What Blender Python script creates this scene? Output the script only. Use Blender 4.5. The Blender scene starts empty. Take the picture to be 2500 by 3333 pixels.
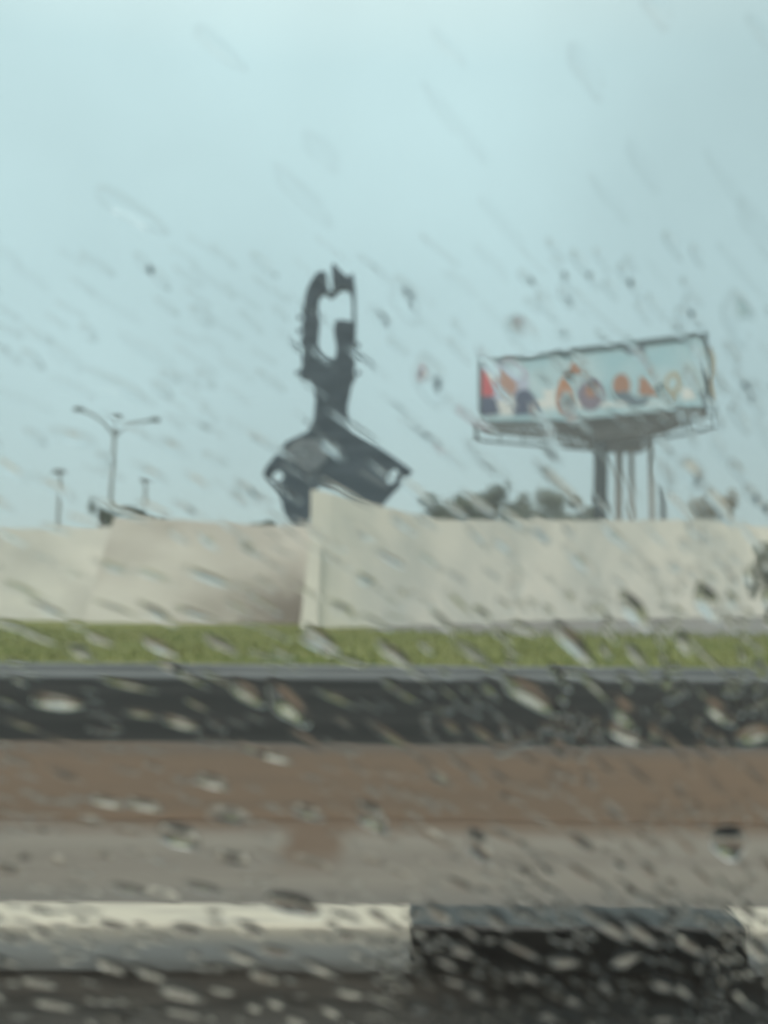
import bpy, bmesh, math, random
from mathutils import Vector, Matrix
random.seed(11)
R = math.radians
sc = bpy.context.scene
COL = sc.collection
PI = math.pi

# ------------------------------------------------------------------ camera
F = 3434.0                      # focal length in photo pixels (2500 x 3333)
CAM = Vector((0, 0, 1.3))
ROT = Matrix.Rotation(PI/2 + math.atan((1900-1666.5)/F), 3, 'X') @ Matrix.Rotation(R(0.45), 3, 'Z')
cd = bpy.data.cameras.new('camera'); cam = bpy.data.objects.new('camera', cd); COL.objects.link(cam)
cam.location = CAM; cam.rotation_euler = ROT.to_euler()
cd.sensor_fit = 'VERTICAL'; cd.sensor_height = 36; cd.lens = F/3333*36
cd.clip_start = 0.02; cd.clip_end = 3000
cd.dof.use_dof = True; cd.dof.focus_distance = 0.90; cd.dof.aperture_fstop = 4.8
sc.camera = cam

def at(px, py, Y):
    """point of the photo's ray through (px, py) at the forward distance Y"""
    d = ROT @ Vector(((px-1250)/F, -(py-1666.5)/F, -1))
    return CAM + d*(Y/d.y)
def gy(py, px=1250, z=0.0):
    d = ROT @ Vector(((px-1250)/F, -(py-1666.5)/F, -1))
    return -(CAM.z-z)/d.z*d.y

# ------------------------------------------------------------------ materials
def srgb(r, g, b):
    f = lambda c: (c/255/12.92 if c/255 <= .04045 else ((c/255+.055)/1.055)**2.4)
    return (f(r), f(g), f(b), 1)
def mat(name, col, col2=None, scale=(1, 1, 1), nscale=3.0, rough=.85, spec=.2, detail=5, lo=.35, hi=.65, metal=0, bump=0):
    m = bpy.data.materials.new(name); m.use_nodes = True
    nt = m.node_tree; b = nt.nodes['Principled BSDF']
    b.inputs['Roughness'].default_value = rough; b.inputs['Specular IOR Level'].default_value = spec
    b.inputs['Metallic'].default_value = metal
    col = tuple(col)[:3]+(1,)
    if col2 is None: col2 = tuple(c*.8 for c in col[:3])
    col2 = tuple(col2)[:3]+(1,)
    tc = nt.nodes.new('ShaderNodeTexCoord'); mp = nt.nodes.new('ShaderNodeMapping')
    mp.inputs['Scale'].default_value = scale
    nz = nt.nodes.new('ShaderNodeTexNoise'); nz.inputs['Scale'].default_value = nscale; nz.inputs['Detail'].default_value = detail
    rp = nt.nodes.new('ShaderNodeValToRGB')
    rp.color_ramp.elements[0].position = lo; rp.color_ramp.elements[0].color = col
    rp.color_ramp.elements[1].position = hi; rp.color_ramp.elements[1].color = col2
    L = nt.links.new
    L(tc.outputs['Object'], mp.inputs['Vector']); L(mp.outputs['Vector'], nz.inputs['Vector'])
    L(nz.outputs['Fac'], rp.inputs['Fac']); L(rp.outputs['Color'], b.inputs['Base Color'])
    if bump:
        bp = nt.nodes.new('ShaderNodeBump'); bp.inputs['Strength'].default_value = bump; bp.inputs['Distance'].default_value = .02
        L(nz.outputs['Fac'], bp.inputs['Height']); L(bp.outputs['Normal'], b.inputs['Normal'])
    return m
def dirt_or_tint(m, spans, c, nlo=.55, nscale=(1.3, 1.3, 1.3)):
    """a tint of colour c where all the (axis, from, to) ramps are high, broken up by noise"""
    nt = m.node_tree; b = nt.nodes['Principled BSDF']; src = b.inputs['Base Color'].links[0].from_socket
    tc = nt.nodes.new('ShaderNodeTexCoord'); sp = nt.nodes.new('ShaderNodeSeparateXYZ'); nt.links.new(tc.outputs['Object'], sp.inputs[0])
    mp = nt.nodes.new('ShaderNodeMapping'); mp.inputs['Scale'].default_value = nscale; nt.links.new(tc.outputs['Object'], mp.inputs['Vector'])
    nz = nt.nodes.new('ShaderNodeTexNoise'); nz.inputs['Scale'].default_value = 1; nz.inputs['Detail'].default_value = 4; nt.links.new(mp.outputs['Vector'], nz.inputs['Vector'])
    def mr(s_, a, b_, lo=0, hi=1):
        n = nt.nodes.new('ShaderNodeMapRange'); n.interpolation_type = 'SMOOTHSTEP'
        if a > b_: a, b_, lo, hi = b_, a, hi, lo
        for k, v in zip(('From Min', 'From Max', 'To Min', 'To Max'), (a, b_, lo, hi)): n.inputs[k].default_value = v
        nt.links.new(s_, n.inputs['Value']); return n.outputs['Result']
    def mul(a, b_):
        n = nt.nodes.new('ShaderNodeMath'); n.operation = 'MULTIPLY'; nt.links.new(a, n.inputs[0]); nt.links.new(b_, n.inputs[1]); return n.outputs[0]
    f = mr(nz.outputs['Fac'], .3, .6, nlo, 1)
    for ax, a, b_ in spans: f = mul(f, mr(sp.outputs[ax], a, b_))
    mx = nt.nodes.new('ShaderNodeMix'); mx.data_type = 'RGBA'; nt.links.new(f, mx.inputs['Factor']); nt.links.new(src, mx.inputs[6]); mx.inputs[7].default_value = tuple(c)+(1,)
    nt.links.new(mx.outputs[2], b.inputs['Base Color'])
def glass(name, ior, col=(1, 1, 1, 1)):
    m = bpy.data.materials.new(name); m.use_nodes = True
    nt = m.node_tree; nt.nodes.clear()
    o = nt.nodes.new('ShaderNodeOutputMaterial'); g = nt.nodes.new('ShaderNodeBsdfGlass')
    g.inputs['IOR'].default_value = ior; g.inputs['Roughness'].default_value = 0; g.inputs['Color'].default_value = col
    nt.links.new(g.outputs['BSDF'], o.inputs['Surface'])
    return m

M = {}
M['earth'] = mat('earth', (.14, .11, .08), (.10, .085, .06), nscale=.8)
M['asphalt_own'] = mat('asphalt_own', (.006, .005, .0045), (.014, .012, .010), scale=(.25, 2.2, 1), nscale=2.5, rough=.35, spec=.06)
M['shoulder'] = mat('shoulder', (.155, .135, .115), (.185, .165, .14), scale=(.12, 1.6, 1), nscale=2.0)
M['kerb_white'] = mat('kerb_white', (.47, .43, .355), (.33, .31, .27), scale=(.8, 3, 2), nscale=3, lo=.4, hi=.75, rough=.7)
M['kerb_black'] = mat('kerb_black', (.008, .0065, .0055), (.017, .0145, .012), scale=(1, 2, 2), nscale=4, rough=.42, spec=.55)
M['wet_lane'] = mat('wet_lane', (.18, .185, .18), (.24, .235, .22), scale=(.15, 2.5, 1), nscale=2)
M['paint'] = mat('paint', (.47, .43, .36), (.35, .33, .28), scale=(.3, 2.5, 1), nscale=3, lo=.4, hi=.75)
M['mud'] = mat('mud', (.130, .084, .054), (.102, .070, .048), scale=(.2, 1.2, 1), nscale=1.4)
M['mud_thin'] = mat('mud_thin', (.13, .09, .063), (.15, .12, .095), scale=(.6, 1.2, 1), nscale=2.4)
M['asphalt'] = mat('asphalt', (.022, .023, .0225), (.036, .036, .035), scale=(.1, 1, 1), nscale=1.2, rough=1, spec=.0)
M['gutter'] = mat('gutter', (.24, .25, .25), (.17, .18, .185), scale=(.25, 2, 1), nscale=1.5)
M['grass'] = mat('grass', (.12, .15, .045), (.21, .20, .085), scale=(.35, 1, 1), nscale=1.1, spec=.05, lo=.3, hi=.7)
M['blade'] = mat('blade', (.115, .15, .042), (.20, .20, .08), scale=(.4, 1, 1), nscale=1.0, spec=.05)
M['paving'] = mat('paving', (.20, .19, .18), (.16, .155, .15), nscale=.8)
M['wall_pale'] = mat('wall_pale', (.82, .76, .675), (.60, .59, .545), scale=(.5, .5, .4), nscale=.7, detail=8)
M['wall_left'] = mat('wall_left', (.72, .69, .64), (.50, .485, .46), scale=(.5, .5, .9), nscale=.6)
M['wall_brown'] = mat('wall_brown', (.66, .62, .58), (.42, .375, .345), scale=(.35, .5, .8), nscale=.55, lo=.4, hi=.68)
dirt_or_tint(M['wall_brown'], [('X', -7.0, -2.9), ('Z', 3.0, .2)], (.24, .205, .185))  # darker and browner toward the wall's lower right
M['pier'] = mat('pier', (.68, .645, .585), (.60, .575, .53), nscale=1.2)
M['sign_dark'] = mat('sign_dark', (.022, .036, .053), (.052, .072, .096), scale=(.6, 1, 2.2), nscale=1.1, rough=.6, spec=.25)
M['sign_grey'] = mat('sign_grey', (.11, .13, .15), (.16, .18, .20), nscale=2, rough=.6)
M['steel'] = mat('steel', (.05, .055, .058), (.08, .082, .085), nscale=2, rough=.7)
M['truss'] = mat('truss', (.09, .09, .09), (.13, .125, .12), nscale=1.5, rough=.8)
M['steel_blue'] = mat('steel_blue', (.05, .075, .085), (.07, .10, .11), nscale=2, rough=.7)
M['steel_tan'] = mat('steel_tan', (.27, .245, .215), (.22, .2, .18), nscale=2, rough=.7)
M['lamp_metal'] = mat('lamp_metal', (.13, .14, .13), (.17, .18, .17), nscale=2, rough=.6)
M['lamp_head'] = mat('lamp_head', (.05, .055, .05), (.07, .075, .07), nscale=2, rough=.6)
M['poster'] = mat('poster', (.32, .49, .55), (.44, .56, .60), nscale=.45, rough=.7)
M['bark'] = mat('bark', (.09, .075, .06), (.06, .05, .04), nscale=3)
M['leaf_dark'] = mat('leaf_dark', (.04, .055, .04), (.07, .085, .055), nscale=.9, spec=.1)
M['leaf_mid'] = mat('leaf_mid', (.06, .078, .06), (.10, .115, .08), nscale=.9, spec=.1)
M['leaf_grey'] = mat('leaf_grey', (.10, .12, .09), (.14, .15, .11), nscale=.9, spec=.1)
M['leaf_tan'] = mat('leaf_tan', (.24, .20, .14), (.17, .16, .12), nscale=.9, spec=.1)
M['plastic'] = mat('plastic', (.040, .030, .024), (.052, .040, .032), nscale=30, rough=.75, spec=.12)
M['car_paint'] = mat('car_paint', (.08, .085, .09), (.085, .09, .095), rough=.3, spec=.5)
M['lining'] = mat('lining', (.03, .029, .028), (.04, .038, .036), nscale=8, rough=.95, spec=.05)
M['rubber'] = mat('rubber', (.012, .012, .012), (.018, .018, .018), nscale=20, rough=.8)
M['pane'] = glass('pane', 1.5, (.975, .99, .985, 1))
M['water'] = glass('water', 1.33)
def flat(name, c): M[name] = mat(name, c, tuple(x*.85 for x in c), nscale=3, rough=.7)
for n, c in dict(ad_red=(.55, .10, .12), ad_skin=(.42, .24, .19), ad_navy=(.07, .085, .15), ad_white=(.68, .68, .66), ad_orange=(.47, .20, .10),
                 ad_plum=(.20, .16, .21), ad_brown=(.36, .18, .12), ad_slate=(.13, .17, .21), ad_tan=(.40, .36, .27), ad_yellow=(.47, .50, .34),
                 ad_teal=(.17, .27, .30), ad_violet=(.45, .48, .60)).items(): flat(n, c)

# ------------------------------------------------------------------ helpers
def tag(o, label=None, cat=None, group=None, kind=None):
    if label: o['label'] = label
    if cat: o['category'] = cat
    if group: o['group'] = group
    if kind: o['kind'] = kind
    return o
def empty(name, loc):
    o = bpy.data.objects.new(name, None); COL.objects.link(o); o.location = loc; o.empty_display_size = .2
    return o
def link(name, bm, m, parent=None, smooth=False):
    me = bpy.data.meshes.new(name); bmesh.ops.recalc_face_normals(bm, faces=bm.faces)
    bm.to_mesh(me); bm.free()
    for x in (m if isinstance(m, (list, tuple)) else [m]): me.materials.append(x)
    if smooth:
        for p in me.polygons: p.use_smooth = True
    o = bpy.data.objects.new(name, me); COL.objects.link(o)
    if parent:
        o.parent = parent
        l = Vector((0, 0, 0)); q = parent
        while q: l += q.location; q = q.parent
        o.data.transform(Matrix.Translation(-l))
    return o
def prism(bm, pts, off, mi=0):
    """closed solid: polygon pts (world) swept by the vector off"""
    off = Vector(off)
    a = [bm.verts.new(p) for p in pts]; b = [bm.verts.new(Vector(p)+off) for p in pts]
    n = len(pts); fs = [bm.faces.new(a), bm.faces.new(b[::-1])]
    for i in range(n): fs.append(bm.faces.new((a[i], b[i], b[(i+1) % n], a[(i+1) % n])))
    for f in fs: f.material_index = mi
def box(bm, x0, x1, y0, y1, z0, z1, mi=0):
    prism(bm, [(x0, y0, z0), (x1, y0, z0), (x1, y0, z1), (x0, y0, z1)], (0, y1-y0, 0), mi)
def tube(bm, pts, rads, seg=10, mi=0):
    pts = [Vector(p) for p in pts]; rings = []
    for i, p in enumerate(pts):
        d = (pts[min(i+1, len(pts)-1)]-pts[max(i-1, 0)]).normalized()
        u = d.cross(Vector((0, 1, 0)) if abs(d.y) < .9 else Vector((1, 0, 0))).normalized(); v = d.cross(u)
        r = rads[i] if isinstance(rads, (list, tuple)) else rads
        rings.append([bm.verts.new(p+u*r*math.cos(2*PI*k/seg)+v*r*math.sin(2*PI*k/seg)) for k in range(seg)])
    for a, b in zip(rings, rings[1:]):
        for k in range(seg): bm.faces.new((a[k], a[(k+1) % seg], b[(k+1) % seg], b[k])).material_index = mi
    bm.faces.new(rings[0]).material_index = mi; bm.faces.new(rings[-1][::-1]).material_index = mi
def ellipsoid(bm, c, rx, ry, rz, seg=12, rings=8):
    r = bmesh.ops.create_uvsphere(bm, u_segments=seg, v_segments=rings, radius=1)
    for v in r['verts']: v.co = Vector(c)+Vector((v.co.x*rx, v.co.y*ry, v.co.z*rz))
def bevelled(bm, w, seg=3):
    bmesh.ops.bevel(bm, geom=list(bm.edges), offset=w, segments=seg, affect='EDGES', profile=.5)

# ------------------------------------------------------------------ ground
def sheet(name, y0, y1, z, m, x0=-160, x1=160, jag=0.0, n=160, skirt=0):
    bm = bmesh.new(); pv = None
    ph = [random.uniform(0, 6.28) for _ in range(8)]
    def wob(x, k):
        return jag*(math.sin(x*.9+ph[k])+.7*math.sin(x*2.3+ph[k+1])+.5*math.sin(x*5.1+ph[k+2])+.4*math.sin(x*.31+ph[k+3]))
    for i in range(n+1):
        t = i/n*2-1; x = (x0+x1)/2+(x1-x0)/2*(t*abs(t)**1.2 if x1-x0 > 100 else t)
        a = bm.verts.new((x, y0+wob(x, 0), z)); b = bm.verts.new((x, y1+wob(x, 4), z))
        c = bm.verts.new((x, b.co.y, z-skirt)) if skirt else None
        if pv:
            bm.faces.new((pv[0], a, b, pv[1]))
            if skirt: bm.faces.new((pv[1], b, c, pv[2]))
        pv = (a, b, c)
    return tag(link(name, bm, m), kind='structure')
ZK, ZM = .150, .138                          # top of the near kerb, and of the paved median behind it
def gm(py): return gy(py, 1250, ZM)
YK0, YK1 = gy(3010, 900, ZK), gy(2938, 900, ZK)
MUD = (.118, .08, .056)
ym = gm(2750); xa, xb = at(925, 2750, ym).x, at(1115, 2750, ym).x
dirt_or_tint(M['shoulder'], [('Y', gm(2745), gm(2668))], MUD, .5, (.5, 3, 1))
dirt_or_tint(M['shoulder'], [('X', xa-.05, xa+.05), ('X', xb+.05, xb-.05), ('Y', gm(2880), gm(2740))], MUD, .8, (2, 2, 1))
dirt_or_tint(M['shoulder'], [('Y', gm(2850), gm(2960))], (.125, .115, .105), .3, (.3, 3, 1))
dirt_or_tint(M['mud'], [('Y', gm(2480), gm(2425))], (.085, .07, .06), .2, (.4, 2, 1))
dirt_or_tint(M['gutter'], [('Y', gy(2190), gy(2222))], (.06, .062, .064), .7, (.4, 2, 1))
sheet('ground', -300, 700, -.016, M['earth'], -600, 600)
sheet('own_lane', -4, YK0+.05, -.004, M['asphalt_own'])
sheet('paved_median', YK1+.0005, gm(2670)+.15, ZM-.006, M['shoulder'], jag=.0)
sheet('muddy_median', gm(2670), gm(2420), ZM-.002, M['mud'], jag=.02, skirt=.15)
sheet('far_road', gm(2420)-.3, gy(2216), -.0123, M['asphalt'], jag=.0)
for m_ in ('kerb_white',):
    dirt_or_tint(M[m_], [('Z', .15, .06), ('Y', YK0+.05, YK0+.02)], (.205, .22, .225), .85, (1.5, 4, 4))  # shade of the upright front face painted in as a cooler grey
    dirt_or_tint(M[m_], [('Z', .065, -.01), ('Y', YK0+.05, YK0+.02)], (.06, .05, .04), .45, (2.5, 4, 5))
dirt_or_tint(M['asphalt_own'], [('X', .5, -.1)], (.048, .042, .036), .35, (1.6, 7, 1))  # kerb reflection painted into the road: lighter left, black under the black block
# the near kerb: blocks painted by turns white and black, each block a thing
def kerb_bm(x0, x1):
    bm = bmesh.new(); box(bm, x0, x1, YK0, YK1, -.03, ZK)
    es = [e for e in bm.edges if abs(e.verts[0].co.x-e.verts[1].co.x) > .01 and e.verts[0].co.z > .1]
    bmesh.ops.bevel(bm, geom=es, offset=.018, segments=4, affect='EDGES', profile=.5); return bm
def kx(px): return at(px, 3010, YK0).x
for x0, x1, m, lab in ((-430, 300, 'kerb_white', 'white painted kerb block cut by the left edge of the photo'), (300, 1338, 'kerb_white', 'worn white painted kerb block left of the black one'),
                       (1338, 2434, 'kerb_black', 'black painted kerb block at lower right'), (2434, 3500, 'kerb_white', 'white painted kerb block right of the black one')):
    o = link('kerb_block', kerb_bm(kx(x0)+.0007, kx(x1)-.0007), M[m], None, False)
    tag(o, lab, 'kerb block', 'painted kerb blocks')
for side, xs, L_ in ((-1, kx(-430), 1.15), (1, kx(3500), 1.15)):      # its run beyond the frame
    bm = bmesh.new()
    for k in range(20):
        a = xs+side*L_*k; b = a+side*L_
        prism(bm, [(min(a, b)+.003, YK0, -.03), (max(a, b)-.003, YK0, -.03), (max(a, b)-.003, YK0, ZK), (min(a, b)+.003, YK0, ZK)], (0, YK1-YK0, 0), k % 2)
    tag(link('kerb', bm, [M['kerb_black'], M['kerb_white']]), kind='structure')
# gutter / kerb: a real step up to the verge
yk0, yk1 = gy(2216), gy(2166, 1250, .13)
bm = bmesh.new(); box(bm, -160, 160, yk0, yk1-.25, -.05, .02); box(bm, -160, 160, yk1-.25, yk1, -.05, .13)
tag(link('kerb', bm, M['gutter']), kind='structure')
yg1 = 29.2
sheet('verge', yk1, 46, .02, M['grass'], n=60)
# grass blades on the verge (nobody could count them)
bm = bmesh.new()
for i in range(16000):
    y = random.uniform(yk1+.03, yg1); x = random.uniform(-.60, .70)*y
    h = random.uniform(.05, .16); a = random.uniform(0, PI); w = random.uniform(.01, .03)
    p = Vector((x, y, .02)); u = Vector((math.cos(a), math.sin(a), 0))*w
    bm.faces.new([bm.verts.new(p-u), bm.verts.new(p+u), bm.verts.new(p+Vector((random.uniform(-.06, .06), random.uniform(-.06, .06), h)))])
tag(link('grass', bm, M['blade']), 'short yellowish green grass on the verge along the pale walls', 'grass', kind='stuff')
# paved apron between the verge and the receding right wall
bm = bmesh.new()
ap = [at(1180, 2040, 29.5), at(1500, 2040, 27.2), at(1900, 2040, 26.6), at(2350, 2040, 27), at(2900, 2040, 28), at(2900, 2000, 55), at(1500, 2000, 46)]
bm.faces.new([bm.verts.new((p.x, p.y, .026)) for p in ap])
tag(link('pavement', bm, M['paving']), kind='structure')

# ------------------------------------------------------------------ walls
def plan_wall(name, pts, thick, m, label):
    """pts: (px, Y, top py) along the front face; vertical, standing on the ground"""
    bm = bmesh.new(); rows = []
    for px, Y, top in pts:
        t = at(px, top, Y); rows.append((Vector((t.x, t.y, -.02)), t))
    V = bm.verts.new
    fr = [(V(a), V(b)) for a, b in rows]; bk = [(V(a+Vector((0, thick, 0))), V(b+Vector((0, thick, 0)))) for a, b in rows]
    for i in range(len(rows)-1):
        bm.faces.new((fr[i][0], fr[i+1][0], fr[i+1][1], fr[i][1])); bm.faces.new((bk[i][0], bk[i][1], bk[i+1][1], bk[i+1][0]))
        bm.faces.new((fr[i][1], fr[i+1][1], bk[i+1][1], bk[i][1])); bm.faces.new((fr[i][0], bk[i][0], bk[i+1][0], fr[i+1][0]))
    for i in (0, -1): bm.faces.new((fr[i][0], fr[i][1], bk[i][1], bk[i][0]))
    return bm, rows
bm, _ = plan_wall('w', [(-5200, 34.6, 1700), (-700, 34.6, 1716), (0, 34.6, 1722), (200, 34.6, 1718), (420, 34.6, 1712)], .4, None, None)
o = link('concrete_wall', bm, M['wall_left']); tag(o, 'pale concrete wall standing left of the three-armed lamp post', 'wall', 'concrete walls along the verge')
# middle wall, leaning left end
bm = bmesh.new(); Y = 33.2
top = [(372, 1682), (470, 1684), (600, 1692), (760, 1704), (880, 1712), (1040, 1706)]
pts = [at(x, y, Y) for x, y in top]
b0 = at(268, 2034, Y); b1 = at(1040, 2034, Y)
prism(bm, [Vector((b0.x, Y, -.02))]+pts+[Vector((b1.x, Y, -.02))], (0, .4, 0))
o = link('concrete_wall', bm, M['wall_brown']); tag(o, 'brownish concrete wall, darker at its lower right, with a slanted left end, behind the dark sign', 'wall', 'concrete walls along the verge')
# right wall with its raised corner and pier
wr = empty('concrete_wall', at(1000, 2049, 30)*1.0); wr.location.z = 0
tag(wr, 'long pale sandy wall below the billboard, raised at its left corner under the sign', 'wall', 'concrete walls along the verge')
bm, _ = plan_wall('w', [(1012, 30.2, 1592), (1080, 30.6, 1606), (1200, 31.6, 1636), (1320, 32.8, 1668), (1420, 33.9, 1690), (1700, 37, 1694), (2000, 40.2, 1694), (2300, 43.5, 1690), (2420, 45, 1712), (2900, 50, 1730), (6000, 84, 1790)], .45, None, None)
link('wall', bm, M['wall_pale'], wr)
bm = bmesh.new()
Yp = 30.0
tl, tr = at(1006, 1760, Yp), at(1046, 1760, Yp); bl, br = at(976, 2049, Yp), at(1034, 2049, Yp)
prism(bm, [Vector((bl.x, Yp, -.02)), Vector((br.x, Yp, -.02)), tr, tl], (0, .19, 0))
link('pier', bm, M['pier'], wr)
# return face from the pier back to the middle wall
bm = bmesh.new()
p0 = at(1012, 1592, 30.2)
prism(bm, [(p0.x, 30.66, -.02), (p0.x, 33.18, -.02), (p0.x, 33.18, at(1012, 1700, 33.2).z), (p0.x, 30.66, p0.z-.01)], (.35, 0, 0))
link('return_wall', bm, M['wall_brown'], wr)

# ------------------------------------------------------------------ the sculptural sign
YS = 35.5
def z2(zx, zy): return (750+zx/2.2114, 780+zy/2.2114)
def plate(bm, zpts, Y, d, mi=0, smoothn=0):
    prism(bm, [at(*z2(*p), Y) for p in zpts], (0, d, 0), mi)
def plate_holes(zouter, zholes, Y, d):
    """solid plate with real openings: triangulated fill, then walls"""
    bm = bmesh.new(); edges = []; loops = []
    for lp in [zouter]+zholes:
        vs = [bm.verts.new(at(*z2(*p), Y)) for p in lp]
        for i in range(len(vs)): edges.append(bm.edges.new((vs[i], vs[(i+1) % len(vs)])))
        loops.append(vs)
    bmesh.ops.triangle_fill(bm, edges=edges, use_beauty=True, use_dissolve=False)
    geo = bmesh.ops.extrude_face_region(bm, geom=list(bm.faces))
    for v in geo['geom']:
        if isinstance(v, bmesh.types.BMVert): v.co.y += d
    # the extrude keeps no front cap: rebuild it
    front = [f for f in bm.faces if all(abs(v.co.y-Y) < 1e-3 for v in f.verts)]
    if not front:
        es = [e for e in bm.edges if all(abs(v.co.y-Y) < 1e-3 for v in e.verts)]
        bmesh.ops.triangle_fill(bm, edges=es, use_beauty=True, use_dissolve=False)
    return bm
def ell(cx, cy, rx, ry, rot=0, n=20):
    r = R(rot)
    return [(cx+rx*math.cos(2*PI*k/n)*math.cos(r)-ry*math.sin(2*PI*k/n)*math.sin(r), cy+rx*math.cos(2*PI*k/n)*math.sin(r)+ry*math.sin(2*PI*k/n)*math.cos(r)) for k in range(n)]
sg = empty('guitar_sign', (at(960, 1700, YS).x, YS, 0))
tag(sg, 'tall dark blue-grey upside-down guitar sculpture rising over the wall corner', 'sign')
head = [(690, 236), (655, 222), (612, 246), (572, 310), (545, 372), (530, 450), (516, 520), (528, 560), (512, 620), (522, 670), (502, 745), (518, 800), (512, 862), (520, 905), (500, 945), (506, 995), (562, 1002), (600, 1060), (612, 1150), (842, 1180),
        (856, 1110), (872, 1030), (900, 985), (888, 930), (900, 880), (890, 850), (906, 820), (894, 780), (900, 700), (902, 600), (900, 450), (898, 340), (884, 240), (842, 268), (790, 222), (745, 166), (728, 190), (734, 360), (704, 372)]
h1 = [(630, 430), (652, 388), (680, 372), (706, 400), (735, 405), (766, 372), (800, 345), (850, 350), (872, 400), (878, 500), (876, 590), (800, 575), (752, 585), (742, 650), (764, 780), (756, 850), (700, 866), (648, 822), (626, 740), (634, 640), (644, 560), (628, 490)]
link('headstock', plate_holes(head, [h1], YS, .45), M['sign_dark'], sg)
for (x, y) in ((498, 560), (496, 660), (486, 765), (484, 960), (918, 760), (926, 850), (922, 960)):
    p = at(*z2(x, y), YS+.2); bm = bmesh.new(); ellipsoid(bm, p, .085, .13, .085)
    link('tuning_peg', bm, M['sign_dark'], sg, True)
bm = bmesh.new()
plate(bm, [(612, 1150), (842, 1180), (842, 1300), (872, 1372), (560, 1380), (600, 1290)], YS+.03, .4)
link('neck', bm, M['sign_dark'], sg)
body = [(560, 1380), (400, 1455), (256, 1635), (232, 1690), (290, 1760), (352, 1832), (372, 1900), (384, 1965), (430, 2040), (545, 2075), (578, 1960), (596, 1840), (640, 1760), (760, 1780), (860, 1850), (1085, 1925), (1120, 1880), (1220, 1770), (1312, 1664), (1180, 1570), (1010, 1455), (872, 1372)]
link('body', plate_holes(body, [ell(338, 1700, 44, 46), ell(1168, 1700, 34, 62, 28)], YS+.001, .45), M['sign_dark'], sg)
bm = bmesh.new(); plate(bm, [(925, 1662), (965, 1664), (1140, 1765), (1118, 1788), (945, 1690)], YS-.035, .034); link('wing_panel', bm, M['sign_grey'], sg)
bm = bmesh.new(); plate(bm, [(395, 1500), (500, 1428), (640, 1440), (708, 1500), (690, 1590), (610, 1660), (545, 1685), (470, 1610), (400, 1570)], YS-.05, .045)
link('wing_plate', bm, M['sign_grey'], sg)
bm = bmesh.new(); tube(bm, [at(975, 1700, YS+.25)*1, Vector((at(975, 1700, YS+.25).x, YS+.25, -.02))], .22, 14)
link('mast', bm, M['steel'], sg)

# ------------------------------------------------------------------ billboard
YB = 70.0
bb = empty('billboard', (at(1957, 1700, YB).x, YB, 0))
tag(bb, 'large roadside billboard with a colourful pale cyan advert on a dark column', 'billboard')
# the panel is turned a little: its right end is nearer
def bp(px, py, dy=0.0):
    t = (px-1570)/(2290-1570); return at(px, py, YB+2-3.5*t+dy)
PAN = [(1572, 1182), (1700, 1168), (2292, 1096), (2300, 1322), (1850, 1368), (1572, 1372)]
bm = bmesh.new(); prism(bm, [bp(*p) for p in PAN], (0, .12, 0)); link('poster', bm, M['poster'], bb)
bm = bmesh.new(); prism(bm, [bp(x, y, .13) for x, y in [(1562, 1172), (1700, 1158), (2302, 1086), (2312, 1330), (1850, 1376), (1562, 1380)]], (0, .5, 0))
link('panel_back', bm, M['steel'], bb)
bm = bmesh.new()
def strip(pts, mi=0): prism(bm, [bp(x, y, -.1) for x, y in pts], (0, .22, 0), mi)
strip([(1800, 1142), (2304, 1080), (2304, 1098), (1800, 1160)]); strip([(1558, 1176), (1798, 1150), (1798, 1158), (1558, 1188)])
strip([(2286, 1100), (2304, 1100), (2310, 1325), (2292, 1325)]); strip([(1558, 1190), (1568, 1189), (1566, 1376), (1558, 1376)])
link('panel_frame', bm, M['steel_blue'], bb)
bm = bmesh.new(); prism(bm, [bp(x, y, .3) for x, y in [(2313, 1125), (2328, 1165), (2327, 1295), (2313, 1305)]], (0, 1.2, 0)); link('end_panel', bm, M['ad_tan'], bb)
# the picture on the poster: flat patches of print a few millimetres thick
bm = bmesh.new(); mats = []; layer = [0]
def patch(pts, mname):
    if M[mname] not in mats: mats.append(M[mname])
    layer[0] += 1
    prism(bm, [bp(x, y, -.004*layer[0]) for x, y in pts], (0, .003, 0), mats.index(M[mname]))
def zb(pts): return [(1450+x*.6329, 1000+y*.6329) for x, y in pts]
patch(zb([(190, 560), (190, 470), (330, 440), (560, 470), (1290, 400), (1300, 500), (640, 570), (300, 580)]), 'ad_white')
patch(zb([(370, 360), (560, 330), (560, 520), (480, 540), (420, 470)]), 'ad_violet')
patch(zb([(720, 250), (860, 225), (1140, 190), (1150, 240), (900, 270), (740, 300)]), 'ad_teal')
patch(zb([(720, 310), (850, 290), (980, 260), (1060, 250), (1050, 300), (900, 320), (740, 340)]), 'ad_yellow')
patch(zb([(190, 300), (330, 280), (420, 330), (430, 430), (300, 480), (190, 470)]), 'ad_violet')
patch(zb([(560, 235), (640, 226), (660, 262), (600, 275)]), 'ad_teal'); patch(zb([(880, 205), (1020, 190), (1030, 235), (890, 250)]), 'ad_slate')
patch(zb([(500, 430), (560, 410), (575, 520), (520, 540)]), 'ad_white'); patch(zb([(830, 470), (870, 450), (880, 520), (840, 530)]), 'ad_white')
patch(zb([(1080, 410), (1110, 380), (1130, 440), (1100, 470)]), 'ad_teal'); patch(zb([(1210, 420), (1280, 400), (1290, 470), (1220, 480)]), 'ad_white')
patch(zb([(188, 325), (210, 322), (245, 390), (262, 440), (225, 462), (188, 455)]), 'ad_red')
patch(zb([(210, 335), (250, 320), (262, 380), (245, 400)]), 'ad_white')
patch(zb([(270, 320), (300, 325), (350, 370), (372, 405), (350, 450), (320, 480), (290, 440), (270, 380)]), 'ad_skin')
patch(zb([(170, 470), (215, 455), (260, 470), (280, 550), (190, 560), (168, 520)]), 'ad_navy')
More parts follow.
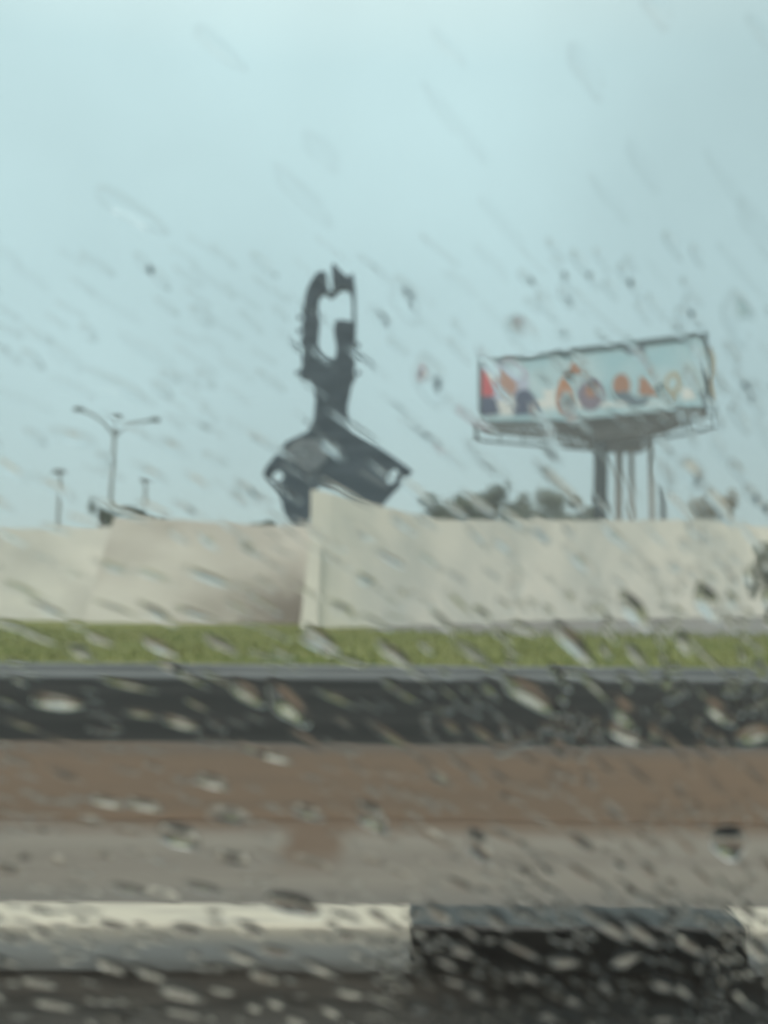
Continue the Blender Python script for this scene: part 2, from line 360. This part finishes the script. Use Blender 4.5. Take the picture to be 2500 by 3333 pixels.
patch(zb([(372, 430), (420, 420), (455, 450), (490, 550), (350, 555), (352, 470)]), 'ad_navy')
patch(zb([(285, 470), (345, 470), (345, 555), (285, 555)]), 'ad_white')
patch(zb([(658, 272), (722, 342), (610, 354)]), 'ad_brown')
patch(zb(ell(612, 452, 38, 94, 0)), 'ad_orange')
patch(zb(ell(745, 448, 70, 82, 0)), 'ad_plum')
patch(zb(ell(748, 430, 30, 34, 0)), 'ad_brown')
patch(zb(ell(905, 405, 46, 64, 0)), 'ad_brown')
patch(zb([(860, 440), (930, 430), (990, 470), (1050, 460), (1030, 500), (960, 510), (880, 470)]), 'ad_slate')
patch(zb([(1000, 352), (1035, 368), (1098, 455), (992, 450)]), 'ad_brown')
patch(zb(ell(1170, 390, 46, 62, 15)), 'ad_tan')
patch(zb(ell(1168, 392, 22, 34, 15)), 'poster')
patch(zb([(1155, 440), (1190, 440), (1185, 480), (1160, 480)]), 'ad_tan')
link('advert_print', bm, mats, bb)
# lattice of steel under the panel, narrowing to the column
bm = bmesh.new()
def tb(a, b, r, dy): tube(bm, [bp(*a, dy), bp(*b, dy)], r, 6)
def lowy(x): return 1402+(x-1580)*.12 if x < 1780 else (1426+(x-1780)*.25 if x < 1950 else (1468 if x < 2095 else (1468-(x-2095)*1.4 if x < 2130 else 1419-(x-2130)*.40)))
def topy(x): return 1384-(x-1580)*.018 if x < 1850 else 1379-(x-1850)*.098
for dy in (.2, 1.5):
    xs = [1578+k*(2304-1578)/30 for k in range(31)]
    for p, q in zip(xs, xs[1:]):
        tb((p, topy(p)), (q, topy(q)), .13, dy); tb((p, lowy(p)), (q, lowy(q)), .13, dy)
        tb((p, topy(p)), (p, lowy(p)), .11, dy); tb((p, topy(p)), (q, lowy(q)), .09, dy)
        if lowy(p)-topy(p) > 40: m_ = (topy(p)+lowy(p))/2; tb((p, m_), (q, m_), .16, dy)
link('truss', bm, M['truss'], bb)
bm = bmesh.new(); prism(bm, [bp(x, y, .55) for x, y in [(1800, 1384), (2200, 1345), (2200, 1385), (2100, 1430), (2085, 1462), (1940, 1464), (1900, 1430)]], (0, .6, 0))
link('gusset_plate', bm, M['truss'], bb)
# catwalk with rail brackets
bm = bmesh.new()
def bar(a, b, r, dy=-.9): tube(bm, [bp(*a, dy), bp(*b, dy)], r, 8)
bar((1540, 1432), (1960, 1466), .10); bar((1960, 1466), (2330, 1392), .10); bar((1545, 1395), (1940, 1412), .05); bar((1950, 1412), (2330, 1352), .05)
for i in range(11):
    t = i/10; x = 1548+t*(2322-1548)
    y1 = 1432+34*min(1, (x-1540)/420) if x < 1960 else 1466-74*(x-1960)/370
    bar((x, y1-42 if x < 1960 else y1-46), (x+2, y1+6), .055)
bar((1550, 1374), (1553, 1436), .14)
link('catwalk', bm, M['steel'], bb)
def pole(px0, px1, pyt, rpx, mname, name, dy=0, pyb=1745):
    bm = bmesh.new(); Yp = YB+dy; a, b = at(px0, pyt, Yp), at(px1, pyb, Yp)
    b2 = Vector((b.x+(b.x-a.x)*.1, Yp, -.02)); tube(bm, [a, b, b2], rpx/F*Yp, 14); link(name, bm, M[mname], bb, True)
M['column'] = mat('column', (.020, .026, .031), (.03, .038, .043), nscale=1.5, rough=.7)
pole(1957, 1952, 1440, 23, 'column', 'column')
pole(2016, 2012, 1450, 12, 'steel_tan', 'support_pole', 2.6)
pole(2055, 2058, 1450, 9, 'steel_tan', 'support_pole', 2.2)
pole(2118, 2124, 1430, 9, 'steel_tan', 'support_pole', 1.6)
# a separate dark post just beyond it
bm = bmesh.new(); a = at(2158, 1618, 76); tube(bm, [a, Vector((a.x, 76, -.02))], .2, 10)
tube(bm, [a, a+Vector((-.18, 0, .9))], [.2, .08], 10)
tag(link('utility_post', bm, M['steel'], None, True), 'short dark post right of the billboard legs', 'post')

# ------------------------------------------------------------------ lamp posts
def lamp(name, Y, base, top, heads, label, r=.085, arms=True):
    o = empty(name, (at(base[0], base[1], Y).x, Y, 0)); tag(o, label, 'lamp post', 'lamp posts behind the walls')
    bm = bmesh.new(); a, b = at(*base, Y), at(*top, Y)
    g = Vector((a.x+(a.x-b.x)*.3, Y, -.02)); tube(bm, [g, a, b], [r*1.5, r*1.15, r], 10); link('pole', bm, M['lamp_metal'], o, True)
    for kind, pts, w in heads:
        if len(pts) > 1:
            bm = bmesh.new(); tube(bm, [at(*p, Y) for p in pts], r*.75, 8); link('arm', bm, M['lamp_metal'], o, True)
        p = at(*pts[-1], Y); bm = bmesh.new()
        ellipsoid(bm, p+Vector((kind*w*.3, 0, .02)), w, .25, w*.42)
        for v in bm.verts:
            if v.co.z < p.z-.06: v.co.z = p.z-.06
        link('lamp_head', bm, M['lamp_head'], o, True)
    return o
lamp('lamp_post', 53, (356, 1690), (374, 1400), [(-1, [(373, 1418), (340, 1375), (300, 1348), (262, 1334)], .30), (1, [(376, 1418), (400, 1394), (440, 1376), (500, 1368)], .30), (0, [(376, 1402), (380, 1380), (382, 1358)], .27)], 'tall three-armed street lamp post above the left walls')
lamp('lamp_post', 82, (188, 1730), (196, 1556), [(0, [(196, 1556), (192, 1538)], .60)], 'shorter single lamp post far left of the three-armed one', .13)
lamp('lamp_post', 82, (472, 1690), (474, 1580), [(1, [(474, 1580), (468, 1564)], .48)], 'shorter single lamp post just right of the three-armed one', .12)

# ------------------------------------------------------------------ trees and shrubs
def tree(name, px, pyb, pyt, wpx, Y, leaf, label, n=1500, lumps=9, cat='tree', group='trees beyond the walls'):
    b = at(px, pyb, Y); t = at(px, pyt, Y); W = wpx/F*Y; H = t.z-b.z
    o = empty(name, (b.x, Y, 0)); tag(o, label, cat, group)
    bm = bmesh.new(); zc = b.z+H*.3
    tube(bm, [(b.x, Y, -.02), (b.x+.05, Y, zc*.6), (b.x-.05, Y, t.z-H*.35)], [W*.05+.08, W*.04+.06, .03], 8)
    for k in range(5):
        a = k*1.3+px; tube(bm, [(b.x, Y, zc*.7+.12*k), (b.x+math.cos(a)*W*.3, Y+math.sin(a)*W*.3, zc+H*.3*(k % 3))], [.06, .02], 6)
    link('trunk', bm, M['bark'], o, True)
    bm = bmesh.new(); L = []
    for k in range(lumps):
        x = random.uniform(-.42, .42); z = random.uniform(.1, .85)*(1-abs(x)*.45)
        L.append((b.x+x*W, Y+random.uniform(-.3, .3)*W, b.z+H*z, W*random.uniform(.14, .26), H*random.uniform(.16, .28)))
    for i in range(n):
        cx, cy, cz, rx, rz = random.choice(L)
        v = Vector((random.gauss(0, 1), random.gauss(0, 1), random.gauss(0, 1))).normalized()*random.random()**.4
        p = Vector((cx+v.x*rx, cy+v.y*rx, cz+v.z*rz)); s = random.uniform(.06, .15)*(Y/60)
        u = Vector((random.gauss(0, 1), random.gauss(0, 1), random.gauss(0, 1))).normalized(); w = u.orthogonal().normalized()
        bm.faces.new([bm.verts.new(p+u*s), bm.verts.new(p+w*s*.6), bm.verts.new(p-u*s), bm.verts.new(p-w*s*.6)])
    link('crown', bm, M[leaf], o)
tree('shrub', 334, 1724, 1618, 76, 40, 'leaf_mid', 'dark round shrub at the foot of the three-armed lamp post', 520, 8, 'shrub')
tree('shrub', 420, 1700, 1650, 90, 50, 'leaf_dark', 'low dark shrub between the lamp posts, just right of the round one', 700, 6, 'shrub')
tree('shrub', 510, 1700, 1664, 60, 55, 'leaf_tan', 'small brownish shrub top peeking over the wall right of the lamp posts', 400, 5, 'shrub')
tree('shrub', 866, 1735, 1682, 90, 50, 'leaf_dark', 'small green shrub top left of the dark sign', 500, 5, 'shrub')
tree('tree', 1450, 1720, 1585, 190, 62, 'leaf_mid', 'dark green wide low tree right of the dark sign', 2600, 14)
tree('tree', 1610, 1720, 1565, 160, 75, 'leaf_mid', 'mid green bushy tree in the middle of the row', 2200, 13)
tree('tree', 1755, 1720, 1560, 180, 88, 'leaf_grey', 'faded grey green tree left of the billboard column', 2400, 14)
tree('tree', 1885, 1720, 1615, 120, 84, 'leaf_grey', 'small faded tree beside the billboard column', 1100, 9)
tree('tree', 2320, 1720, 1585, 130, 70, 'leaf_tan', 'tan brown bushy tree right of the billboard', 1400, 10)
tree('tree', 2505, 1960, 1740, 150, 38, 'leaf_grey', 'grey green tree before the right end of the long wall', 1500, 10, group='trees along the walls')
# ------------------------------------------------------------------ the car: door, window, cabin
YG = .40                                   # outer face of the side window
GT = .004
car = empty('car', (0, .45, 0)); tag(car, 'rain covered side window of the car the photo is taken from', 'car')
zc = CAM.z
wx0, wx1, wz0, wz1 = -.62, .50, zc-.21, zc+.30
bm = bmesh.new(); box(bm, wx0, wx1, YG-GT, YG, wz0, wz1); link('window_glass', bm, M['pane'], car)
bm = bmesh.new(); box(bm, wx0-.05, wx1+.05, YG-.07, YG+.05, .28, wz0-.03); bevelled(bm, .02); link('door_panel', bm, M['car_paint'], car)
bm = bmesh.new()
box(bm, wx0, wx1, YG-.03, YG+.02, wz0-.029, wz0-.0005)
box(bm, wx0-.06, wx1+.06, YG-.03, YG+.02, wz1+.0005, wz1+.05)
box(bm, wx0-.06, wx0-.0005, YG-.029, YG+.019, wz0-.029, wz1); box(bm, wx1+.0005, wx1+.06, YG-.029, YG+.019, wz0-.029, wz1)
link('window_frame', bm, M['rubber'], car)
# the cabin behind the camera: dark lining that the window would mirror
bm = bmesh.new(); box(bm, -1.6, 1.5, -1.25, YG-.0301, 1.66, 1.72); bevelled(bm, .01); link('headliner', bm, M['lining'], car)
bm = bmesh.new(); box(bm, -1.6, 1.5, -1.32, -1.2501, .28, 1.70); bevelled(bm, .01); link('far_door', bm, M['lining'], car)
bm = bmesh.new(); box(bm, -1.6, 1.5, -1.2499, YG-.0701, .28, .34); link('cabin_floor', bm, M['lining'], car)
bm = bmesh.new(); box(bm, -1.67, -1.601, -1.3, YG, .28, 1.70); link('rear_lining', bm, M['lining'], car)
# ------------------------------------------------------------------ rain on the window
# direction (degrees downward to the right) in which the wind smears the drops, sampled over the pane
FIELD = [(300, 100, 42), (600, 750, 33), (100, 1250, 22), (400, 1400, 23), (200, 1900, 15), (300, 2300, 11), (200, 2700, 5), (600, 2900, 8), (900, 900, 36), (1100, 1300, 34),
         (1300, 1000, 42), (1500, 1600, 36), (1700, 1200, 46), (2200, 1300, 52), (2300, 700, 56), (2000, 2100, 42), (2350, 2300, 46), (1700, 2300, 32), (1500, 2700, 20), (2200, 2800, 38),
         (1700, 3100, 26), (2300, 3200, 30), (1300, 200, 45), (2200, 300, 52), (800, 3200, 10), (1000, 2100, 24), (900, 1800, 28)]
def ang(px, py):
    s = w = 0
    for x, y, a in FIELD:
        k = 1/((px-x)**2+(py-y)**2+120**2)**1.5; s += k*a; w += k
    return s/w
def drop_mesh(kind, rings=9, seg=28, power=2.2):
    """lens shaped water bead of unit half sizes on the plane z = 0"""
    bm = bmesh.new(); rr = random.Random(kind)
    e = [2.0, 2.6, 3.4, 2.2, 3.0, 2.1, 4.0, 2.4][kind]; sh = [0, .25, .45, -.2, .6, .1, .35, 0][kind]; tail = [0, .1, 0, .35, .15, .45, 0, .25][kind]
    ph = [rr.uniform(0, 6.28) for _ in range(4)]
    def out(t):
        c, s = math.cos(t), math.sin(t)
        r = (abs(c)**e+abs(s)**e)**(-1/e)*(1+.05*math.sin(2*t+ph[0])+.05*math.sin(3*t+ph[1])+.03*math.sin(5*t+ph[2]))
        x, y = r*c, r*s
        y *= 1-tail*(x+1)/2 if tail else 1
        return x+sh*y, y
    top = bm.verts.new((0, 0, 1)); prev = None
    for i in range(1, rings+1):
        ro = i/rings; ring = []
        for k in range(seg):
            x, y = out(2*PI*k/seg); ring.append(bm.verts.new((x*ro, y*ro, (1-ro*ro)**power if ro < 1 else 0)))
        for k in range(seg):
            if prev is None: bm.faces.new((top, ring[k], ring[(k+1) % seg]))
            else: bm.faces.new((prev[k], ring[k], ring[(k+1) % seg], prev[(k+1) % seg]))
        prev = ring
    bm.faces.new(prev[::-1])
    bmesh.ops.recalc_face_normals(bm, faces=bm.faces)
    me = bpy.data.meshes.new('raindrop'); bm.to_mesh(me); bm.free(); me.materials.append(M['water'])
    for p in me.polygons: p.use_smooth = len(p.vertices) < 10
    return me
DM = [drop_mesh(k) for k in range(8)]; DB = [drop_mesh(k, power=1.5) for k in range(8)]
PX = YG/F                                   # metres on the pane per photo pixel
def drop_matrix(px, py, ln, wd, hfrac, a):
    """ln, wd in photo pixels; hfrac = bead height / its half width"""
    p = at(px, py, YG); a = R(a)
    ex = Vector((math.cos(a), 0, -math.sin(a))); ey = Vector((math.sin(a), 0, math.cos(a))); ez = Vector((0, 1, 0))
    sx, sy = ln/2*PX, wd/2*PX; sz = min(sx, sy)*hfrac
    m = Matrix(((ex.x*sx, ey.x*sy, 0), (0, 0, sz), (ex.z*sx, ey.z*sy, 0))).to_4x4()
    m.translation = Vector((p.x, YG+.00003, p.z)); return m
placed = []
def raindrop(px, py, ln, wd, h, a=None, kind=None, label=None):
    o = bpy.data.objects.new('raindrop', (DM if h < .3 else DB)[random.randrange(8) if kind is None else kind]); COL.objects.link(o)
    # the matrix is mirrored (right, up, away is left-handed here), so flip the across axis
    m = drop_matrix(px, py, ln, wd, h, ang(px, py) if a is None else a)
    m = m @ Matrix.Diagonal((1, -1, 1, 1))
    o.matrix_world = m
    placed.append((px, py, max(ln, wd)))
    if label is None:
        side = 'left' if px < 850 else ('middle' if px < 1700 else 'right')
        form = 'thin' if ln > 2.6*wd else 'short'
        if py < 1150: label = f'{form} faint raindrop streak before the sky in the upper {side} of the window'
        elif py < 1720: label = f'{form} raindrop streak at skyline height on the {side} of the window'
        elif py < 2170: label = f'{form} raindrop before the pale wall and grass on the {side} of the window'
        elif py < 2440: label = f'{form} bright raindrop before the dark far road on the {side} of the window'
        elif py < 2940: label = f'{form} raindrop before the brown median and shoulder on the {side} of the window'
        else: label = f'{form} raindrop at the bottom of the window on its {side}'
    tag(o, label, 'raindrop', 'raindrops on the car window')
    return o
# drops that stand out in the photograph: x, y, length, width, bead height, angle, shape
HAND = [
 (2368, 2738, 120, 105, .42, 20, 0, 'large round raindrop with a dark crescent near the right edge, over the grey shoulder'),
 (955, 2938, 160, 74, .42, 6, 1, 'fat dark topped raindrop over the top edge of the white kerb'),
 (585, 2716, 130, 80, .40, 8, 1, 'fat raindrop with a bright band over the grey shoulder, left of the brown stain'),
 (190, 2284, 170, 60, .40, 10, 3, 'long bright raindrop over the dark far road near the left edge'),
 (2030, 2390, 120, 58, .42, 30, 3, 'bright curved raindrop over the lower edge of the dark far road at right'),
 (2030, 2318, 110, 80, .30, 35, 2, 'wide reddish raindrop over the dark far road at right, just above the bright curved one'),
 (1720, 2256, 180, 76, .34, 22, 2, 'broad bright raindrop at the top of the dark far road, right of centre'),
 (940, 2290, 150, 100, .30, 30, 4, 'broad greyish raindrop in the middle of the dark far road'),
 (805, 2252, 110, 60, .32, 20, 2, 'blurry pale raindrop left of the broad greyish one on the dark road'),
 (590, 2352, 130, 40, .36, 18, 3, 'orange tinted long raindrop low on the dark far road at left'),
 (2330, 2310, 90, 60, .34, 28, 2, 'pale blocky raindrop on the dark far road near the right edge'),
 (2450, 2390, 120, 60, .34, -25, 6, 'pale raindrop slanting upward at the right edge of the dark road'),
 (1320, 980, 130, 90, .17, 42, 2, 'grey blocky raindrop before the sky, right above the dark sign'),
 (1400, 1240, 130, 110, .17, 42, 2, 'grey blocky raindrop before the sky, right of the dark sign'),
 (1700, 1092, 130, 95, .24, 42, 1, 'smudgy purple grey raindrop above the left corner of the billboard'),
 (2400, 1040, 140, 110, .17, 52, 2, 'faint blocky raindrop above the right end of the billboard'),
 (2250, 1545, 110, 80, .20, 45, 1, 'dark smudged raindrop right of the billboard legs'),
 (430, 690, 260, 80, .22, 33, 3, 'large faint raindrop with a white lower edge, in the sky at upper left'),
 (1080, 1460, 90, 40, .18, 30, 2, None), (1150, 1390, 210, 20, .25, 33, 0, None),
 (1560, 1640, 150, 22, .3, 36, 0, None), (1480, 1660, 120, 20, .3, 36, 0, None),
 (1220, 880, 150, 22, .20, 40, 0, None), (1370, 960, 130, 18, .16, 42, 0, None),
 (1270, 1820, 120, 26, .4, 32, 3, 'thin dark raindrop scratch before the pale wall right of the pier'),
 (1490, 1880, 90, 10, .5, 35, 0, None), (1600, 1870, 90, 10, .5, 35, 0, None), (2010, 1895, 70, 9, .5, 40, 0, None),
 (1285, 2130, 130, 45, .25, 28, 2, 'dark raindrop on the grass right of the pier'), (1045, 2075, 120, 42, .3, 26, 2, 'brown raindrop on the grass at the foot of the pier'),
 (520, 2105, 110, 36, .3, 18, 2, 'dark raindrop on the grass at left'), (1030, 2100, 130, 34, .38, 30, 3, None),
 (240, 1425, 150, 60, .15, 16, 3, None), (680, 1880, 180, 34, .25, 22, 3, None), (640, 2000, 150, 30, .2, 18, 3, None),
 (1860, 2090, 150, 60, .38, 36, 2, 'bright raindrop on the grass at right'), (2300, 1960, 110, 80, .3, 40, 2, None), (2060, 1985, 120, 70, .3, 36, 2, None),
 (1560, 2750, 90, 80, .35, 25, 2, 'dark lumpy raindrop over the grey shoulder right of the brown stain'),
 (900, 2460, 100, 34, .42, 10, 1, None), (690, 2540, 110, 46, .4, 10, 1, None), (350, 2605, 110, 34, .42, 8, 1, None), (470, 2615, 120, 38, .42, 8, 1, None),
 (750, 2650, 150, 60, .28, 6, 1, None), (1210, 2655, 100, 80, .4, 14, 2, None), (1000, 2640, 110, 46, .3, 10, 1, None), (760, 2790, 130, 50, .28, 6, 1, None),
 (420, 2890, 110, 30, .42, 8, 1, None), (660, 2885, 120, 30, .42, 10, 1, None), (900, 3090, 120, 36, .42, 12, 3, None), (860, 3170, 90, 40, .42, 10, 1, None),
 (1695, 3085, 150, 30, .40, 28, 3, 'long bright raindrop before the black kerb block'), (2030, 3110, 90, 60, .32, -40, 6, 'blocky raindrop slanting upward before the black kerb block'),
 (2350, 2870, 60, 22, .45, 45, 3, None), (2080, 3020, 120, 60, .3, 24, 2, None), (1990, 3010, 110, 60, .26, 20, 2, None),
 (2240, 3065, 100, 46, .36, 20, 2, None), (1830, 3120, 90, 52, .34, -14, 2, None), (2150, 3195, 90, 48, .34, 8, 2, None), (2225, 3215, 90, 42, .34, 30, 2, None),
 (1780, 3295, 100, 44, .36, 10, 2, None), (2150, 3305, 130, 46, .34, -6, 2, None), (1500, 3085, 80, 44, .34, 10, 2, None), (1545, 3225, 80, 40, .34, 20, 2, None),
 (1450, 3125, 80, 34, .34, 20, 2, None), (1480, 3190, 90, 30, .38, 22, 3, None), (1360, 3275, 100, 44, .30, 10, 2, None), (1720, 3170, 80, 36, .34, 14, 2, None),
 (1860, 3245, 80, 40, .34, 12, 2, None), (1970, 3195, 70, 56, .30, 30, 2, None), (600, 3290, 130, 30, .42, 8, 1, None), (590, 3220, 140, 60, .36, 8, 1, None), (180, 3260, 140, 40, .38, 6, 1, None),
 (130, 3190, 110, 36, .4, 6, 1, None), (960, 3310, 80, 44, .36, 6, 2, None),
]
for h in HAND: raindrop(*h[:4], h[4]*(.62 if h[1] > 2950 else (.72 if 2170 < h[1] < 2440 else 1)), a=h[5], kind=h[6], label=h[7])

def rand_drop(big):
    """a random drop where and as the photograph has them"""
    while True:
        px, py = random.uniform(-60, 2560), random.uniform(-40, 3380)
        if py < 800: dens = .10 if big else 0
        elif py < 1200: dens = .10+.35*max(0, min(1, (px-700)/900))*(py-800)/400+.25*(py-800)/400
        elif py < 1720: dens = .8
        elif py < 2170: dens = 1.0
        elif py < 2440: dens = .95 if big else .8
        elif py < 2940: dens = (.5 if big else .2)+.3*max(0, (px-1100)/1400)
        else: dens = (.6 if big else .25) if px > 1250 else (.5 if big else .2)
        if random.random() < dens: break
    right = max(0, min(1, (px-1300)/900))
    if py < 800: ln, wd, h = random.uniform(120, 280), random.uniform(34, 80), random.uniform(.035, .075)
    elif py < 1720:
        ln, wd, h = random.uniform(90, 250), random.uniform(16, 46), random.uniform(.07, .11+.13*min(1, (py-760)/600))
        if random.random() < .3*right+.08: ln, wd, h = random.uniform(70, 120), random.uniform(40, 70), h*.7
    elif py < 2170:
        ln, wd, h = random.uniform(80, 200), random.uniform(16, 44), random.uniform(.08, .24)
        if random.random() < .5*right: ln, wd = random.uniform(50, 90), random.uniform(34, 56)
    elif py < 2440:
        ln, wd, h = random.uniform(60, 170), random.uniform(12, 32), random.uniform(.06, .20)
        if random.random() < .6*right: ln, wd = random.uniform(44, 84), random.uniform(32, 54)
    elif py < 2940:
        ln, wd, h = random.uniform(70, 140), random.uniform(18, 40), random.uniform(.06, .26)
    else:
        ln, wd, h = random.uniform(55, 92 if px > 1250 else 120), random.uniform(30, 50), random.uniform(.08, .19) if px > 1250 else random.uniform(.06, .2)
    if not big:
        ln *= .8; wd *= .5; h *= .8 if py > 1150 else (.3 if py < 800 else .5)
    if (1880 < px < 2160 and 1350 < py < 1720) or (940 < px < 1180 and 820 < py < 1280): wd *= .5; h *= .5
    if 850 < px < 1360 and 1280 <= py < 1700: wd *= .6; h *= .55
    if not big and py > 2170 and px > 1250: ln *= .75; wd *= 1.25
    return px, py, ln, wd, h
n = len(HAND); tries = 0
while n < 300 and tries < 20000:
    tries += 1
    px, py, ln, wd, h = rand_drop(True)
    if any((px-x)**2+(py-y)**2 < (.36*(ln+l))**2 for x, y, l in placed): continue
    raindrop(px, py, ln, wd, h, a=ang(px, py)+random.uniform(-5, 5), kind=random.choice((2, 4, 6)) if py > 2150 and px > 1250 else random.choice((1, 2, 2, 3, 4, 6))); n += 1
# the finest spray between them: one mass
bm = bmesh.new(); N = 0; tries = 0
sp = [drop_mesh(k, 5, 14, 1.8) for k in (1, 2, 3, 4, 6)]
verts = []; faces = []
while N < 2300 and tries < 30000:
    tries += 1
    px, py, ln, wd, h = rand_drop(False)
    if any((px-x)**2+(py-y)**2 < (.50*(ln+l))**2 for x, y, l in placed): continue
    placed.append((px, py, ln*.3))
    m = drop_matrix(px, py, ln, wd, h, ang(px, py)+random.uniform(-6, 6)) @ Matrix.Diagonal((1, -1, 1, 1))
    me = random.choice(sp); b0 = len(verts)
    verts += [m @ v.co for v in me.vertices]; faces += [tuple(b0+i for i in p.vertices) for p in me.polygons]; N += 1
# ... and over the rest of the pane
for k in range(1500):
    while True:
        px, py = random.uniform(-3600, 5000), random.uniform(-600, 3600)
        if not (-60 < px < 2560): break
    m = drop_matrix(px, py, random.uniform(50, 150), random.uniform(12, 40), random.uniform(.08, .3), 24+random.uniform(-8, 14)) @ Matrix.Diagonal((1, -1, 1, 1))
    me = random.choice(sp); b0 = len(verts)
    verts += [m @ v.co for v in me.vertices]; faces += [tuple(b0+i for i in p.vertices) for p in me.polygons]
bm.free()
me = bpy.data.meshes.new('rain_spray'); me.from_pydata([tuple(v) for v in verts], [], faces); me.materials.append(M['water'])
for p in me.polygons: p.use_smooth = len(p.vertices) < 10
o = bpy.data.objects.new('rain_spray', me); COL.objects.link(o)
tag(o, 'fine spray of tiny raindrops covering the side window', 'raindrops', kind='stuff')

# ------------------------------------------------------------------ wet air
HZ = 0.0024
m = bpy.data.materials.new('haze'); m.use_nodes = True; nt = m.node_tree; nt.nodes.clear()
oo = nt.nodes.new('ShaderNodeOutputMaterial'); v = nt.nodes.new('ShaderNodeVolumePrincipled')
v.inputs['Density'].default_value = HZ; v.inputs['Color'].default_value = (.90, .95, .96, 1); v.inputs['Anisotropy'].default_value = .2
nt.links.new(v.outputs['Volume'], oo.inputs['Volume'])
bm = bmesh.new(); box(bm, -620, 620, -320, 720, -1.1, 16)
tag(link('haze', bm, m), 'thin wet haze of rain over the whole roadside', 'haze', kind='stuff')

# ------------------------------------------------------------------ light
SUN_EL, SUN_AZ = R(40), R(200)              # high, behind the camera, behind cloud
w = bpy.data.worlds.new('World'); sc.world = w; w.use_nodes = True; nt = w.node_tree
bg = nt.nodes['Background']; bg.inputs['Strength'].default_value = .1
sky = nt.nodes.new('ShaderNodeTexSky'); sky.sky_type = 'NISHITA'; sky.sun_disc = False
sky.sun_elevation = SUN_EL; sky.sun_rotation = SUN_AZ; sky.dust_density = 3
tc = nt.nodes.new('ShaderNodeTexCoord'); sx = nt.nodes.new('ShaderNodeSeparateXYZ')
rp = nt.nodes.new('ShaderNodeValToRGB'); e = rp.color_ramp.elements
e[0].position = 0; e[0].color = (.45, .605, .625, 1); e[1].position = 1; e[1].color = (2.0, 2.0, 1.85, 1)
for pos, c in ((.12, (.48, .645, .67, 1)), (.3, (.565, .765, .795, 1)), (.45, (.63, .845, .875, 1)), (.6, (.9, 1.05, 1.03, 1))):
    q = e.new(pos); q.color = c
nz = nt.nodes.new('ShaderNodeTexNoise'); nz.inputs['Scale'].default_value = 3.2; nz.inputs['Detail'].default_value = 4
mr = nt.nodes.new('ShaderNodeMapRange'); mr.inputs['From Min'].default_value = .3; mr.inputs['From Max'].default_value = .7; mr.inputs['To Min'].default_value = 9.4; mr.inputs['To Max'].default_value = 10.9
ml = nt.nodes.new('ShaderNodeVectorMath'); ml.operation = 'SCALE'
mx = nt.nodes.new('ShaderNodeMix'); mx.data_type = 'RGBA'; mx.inputs['Factor'].default_value = .93
L = nt.links.new
L(tc.outputs['Generated'], sx.inputs['Vector']); L(sx.outputs['Z'], rp.inputs['Fac']); L(tc.outputs['Generated'], nz.inputs['Vector'])
m2 = nt.nodes.new('ShaderNodeMapRange'); m2.interpolation_type = 'SMOOTHSTEP'; m2.inputs['From Min'].default_value = .02; m2.inputs['From Max'].default_value = .42; m2.inputs['To Min'].default_value = 1.0; m2.inputs['To Max'].default_value = .80
mm = nt.nodes.new('ShaderNodeMath'); mm.operation = 'MULTIPLY'
L(sx.outputs['X'], m2.inputs['Value']); L(mr.outputs['Result'], mm.inputs[0]); L(m2.outputs['Result'], mm.inputs[1])
L(nz.outputs['Fac'], mr.inputs['Value']); L(rp.outputs['Color'], ml.inputs[0]); L(mm.outputs[0], ml.inputs['Scale'])
L(sky.outputs['Color'], mx.inputs[6]); L(ml.outputs['Vector'], mx.inputs[7]); L(mx.outputs[2], bg.inputs['Color'])
sl = bpy.data.lights.new('sun', 'SUN'); sl.energy = 1.5; sl.angle = R(25); sl.color = (1, .92, .82)
so = bpy.data.objects.new('sun', sl); COL.objects.link(so)
dirv = Vector((math.sin(SUN_AZ)*math.cos(SUN_EL), math.cos(SUN_AZ)*math.cos(SUN_EL), math.sin(SUN_EL)))
so.rotation_euler = dirv.to_track_quat('Z', 'Y').to_euler()

sc.view_settings.view_transform = 'Standard'; sc.view_settings.look = 'None'; sc.view_settings.exposure = 0.08; sc.view_settings.gamma = 1
sc.cycles.max_bounces = 12; sc.cycles.transmission_bounces = 10; sc.cycles.glossy_bounces = 4; sc.cycles.diffuse_bounces = 3; sc.cycles.volume_bounces = 1
sc.cycles.use_denoising = True
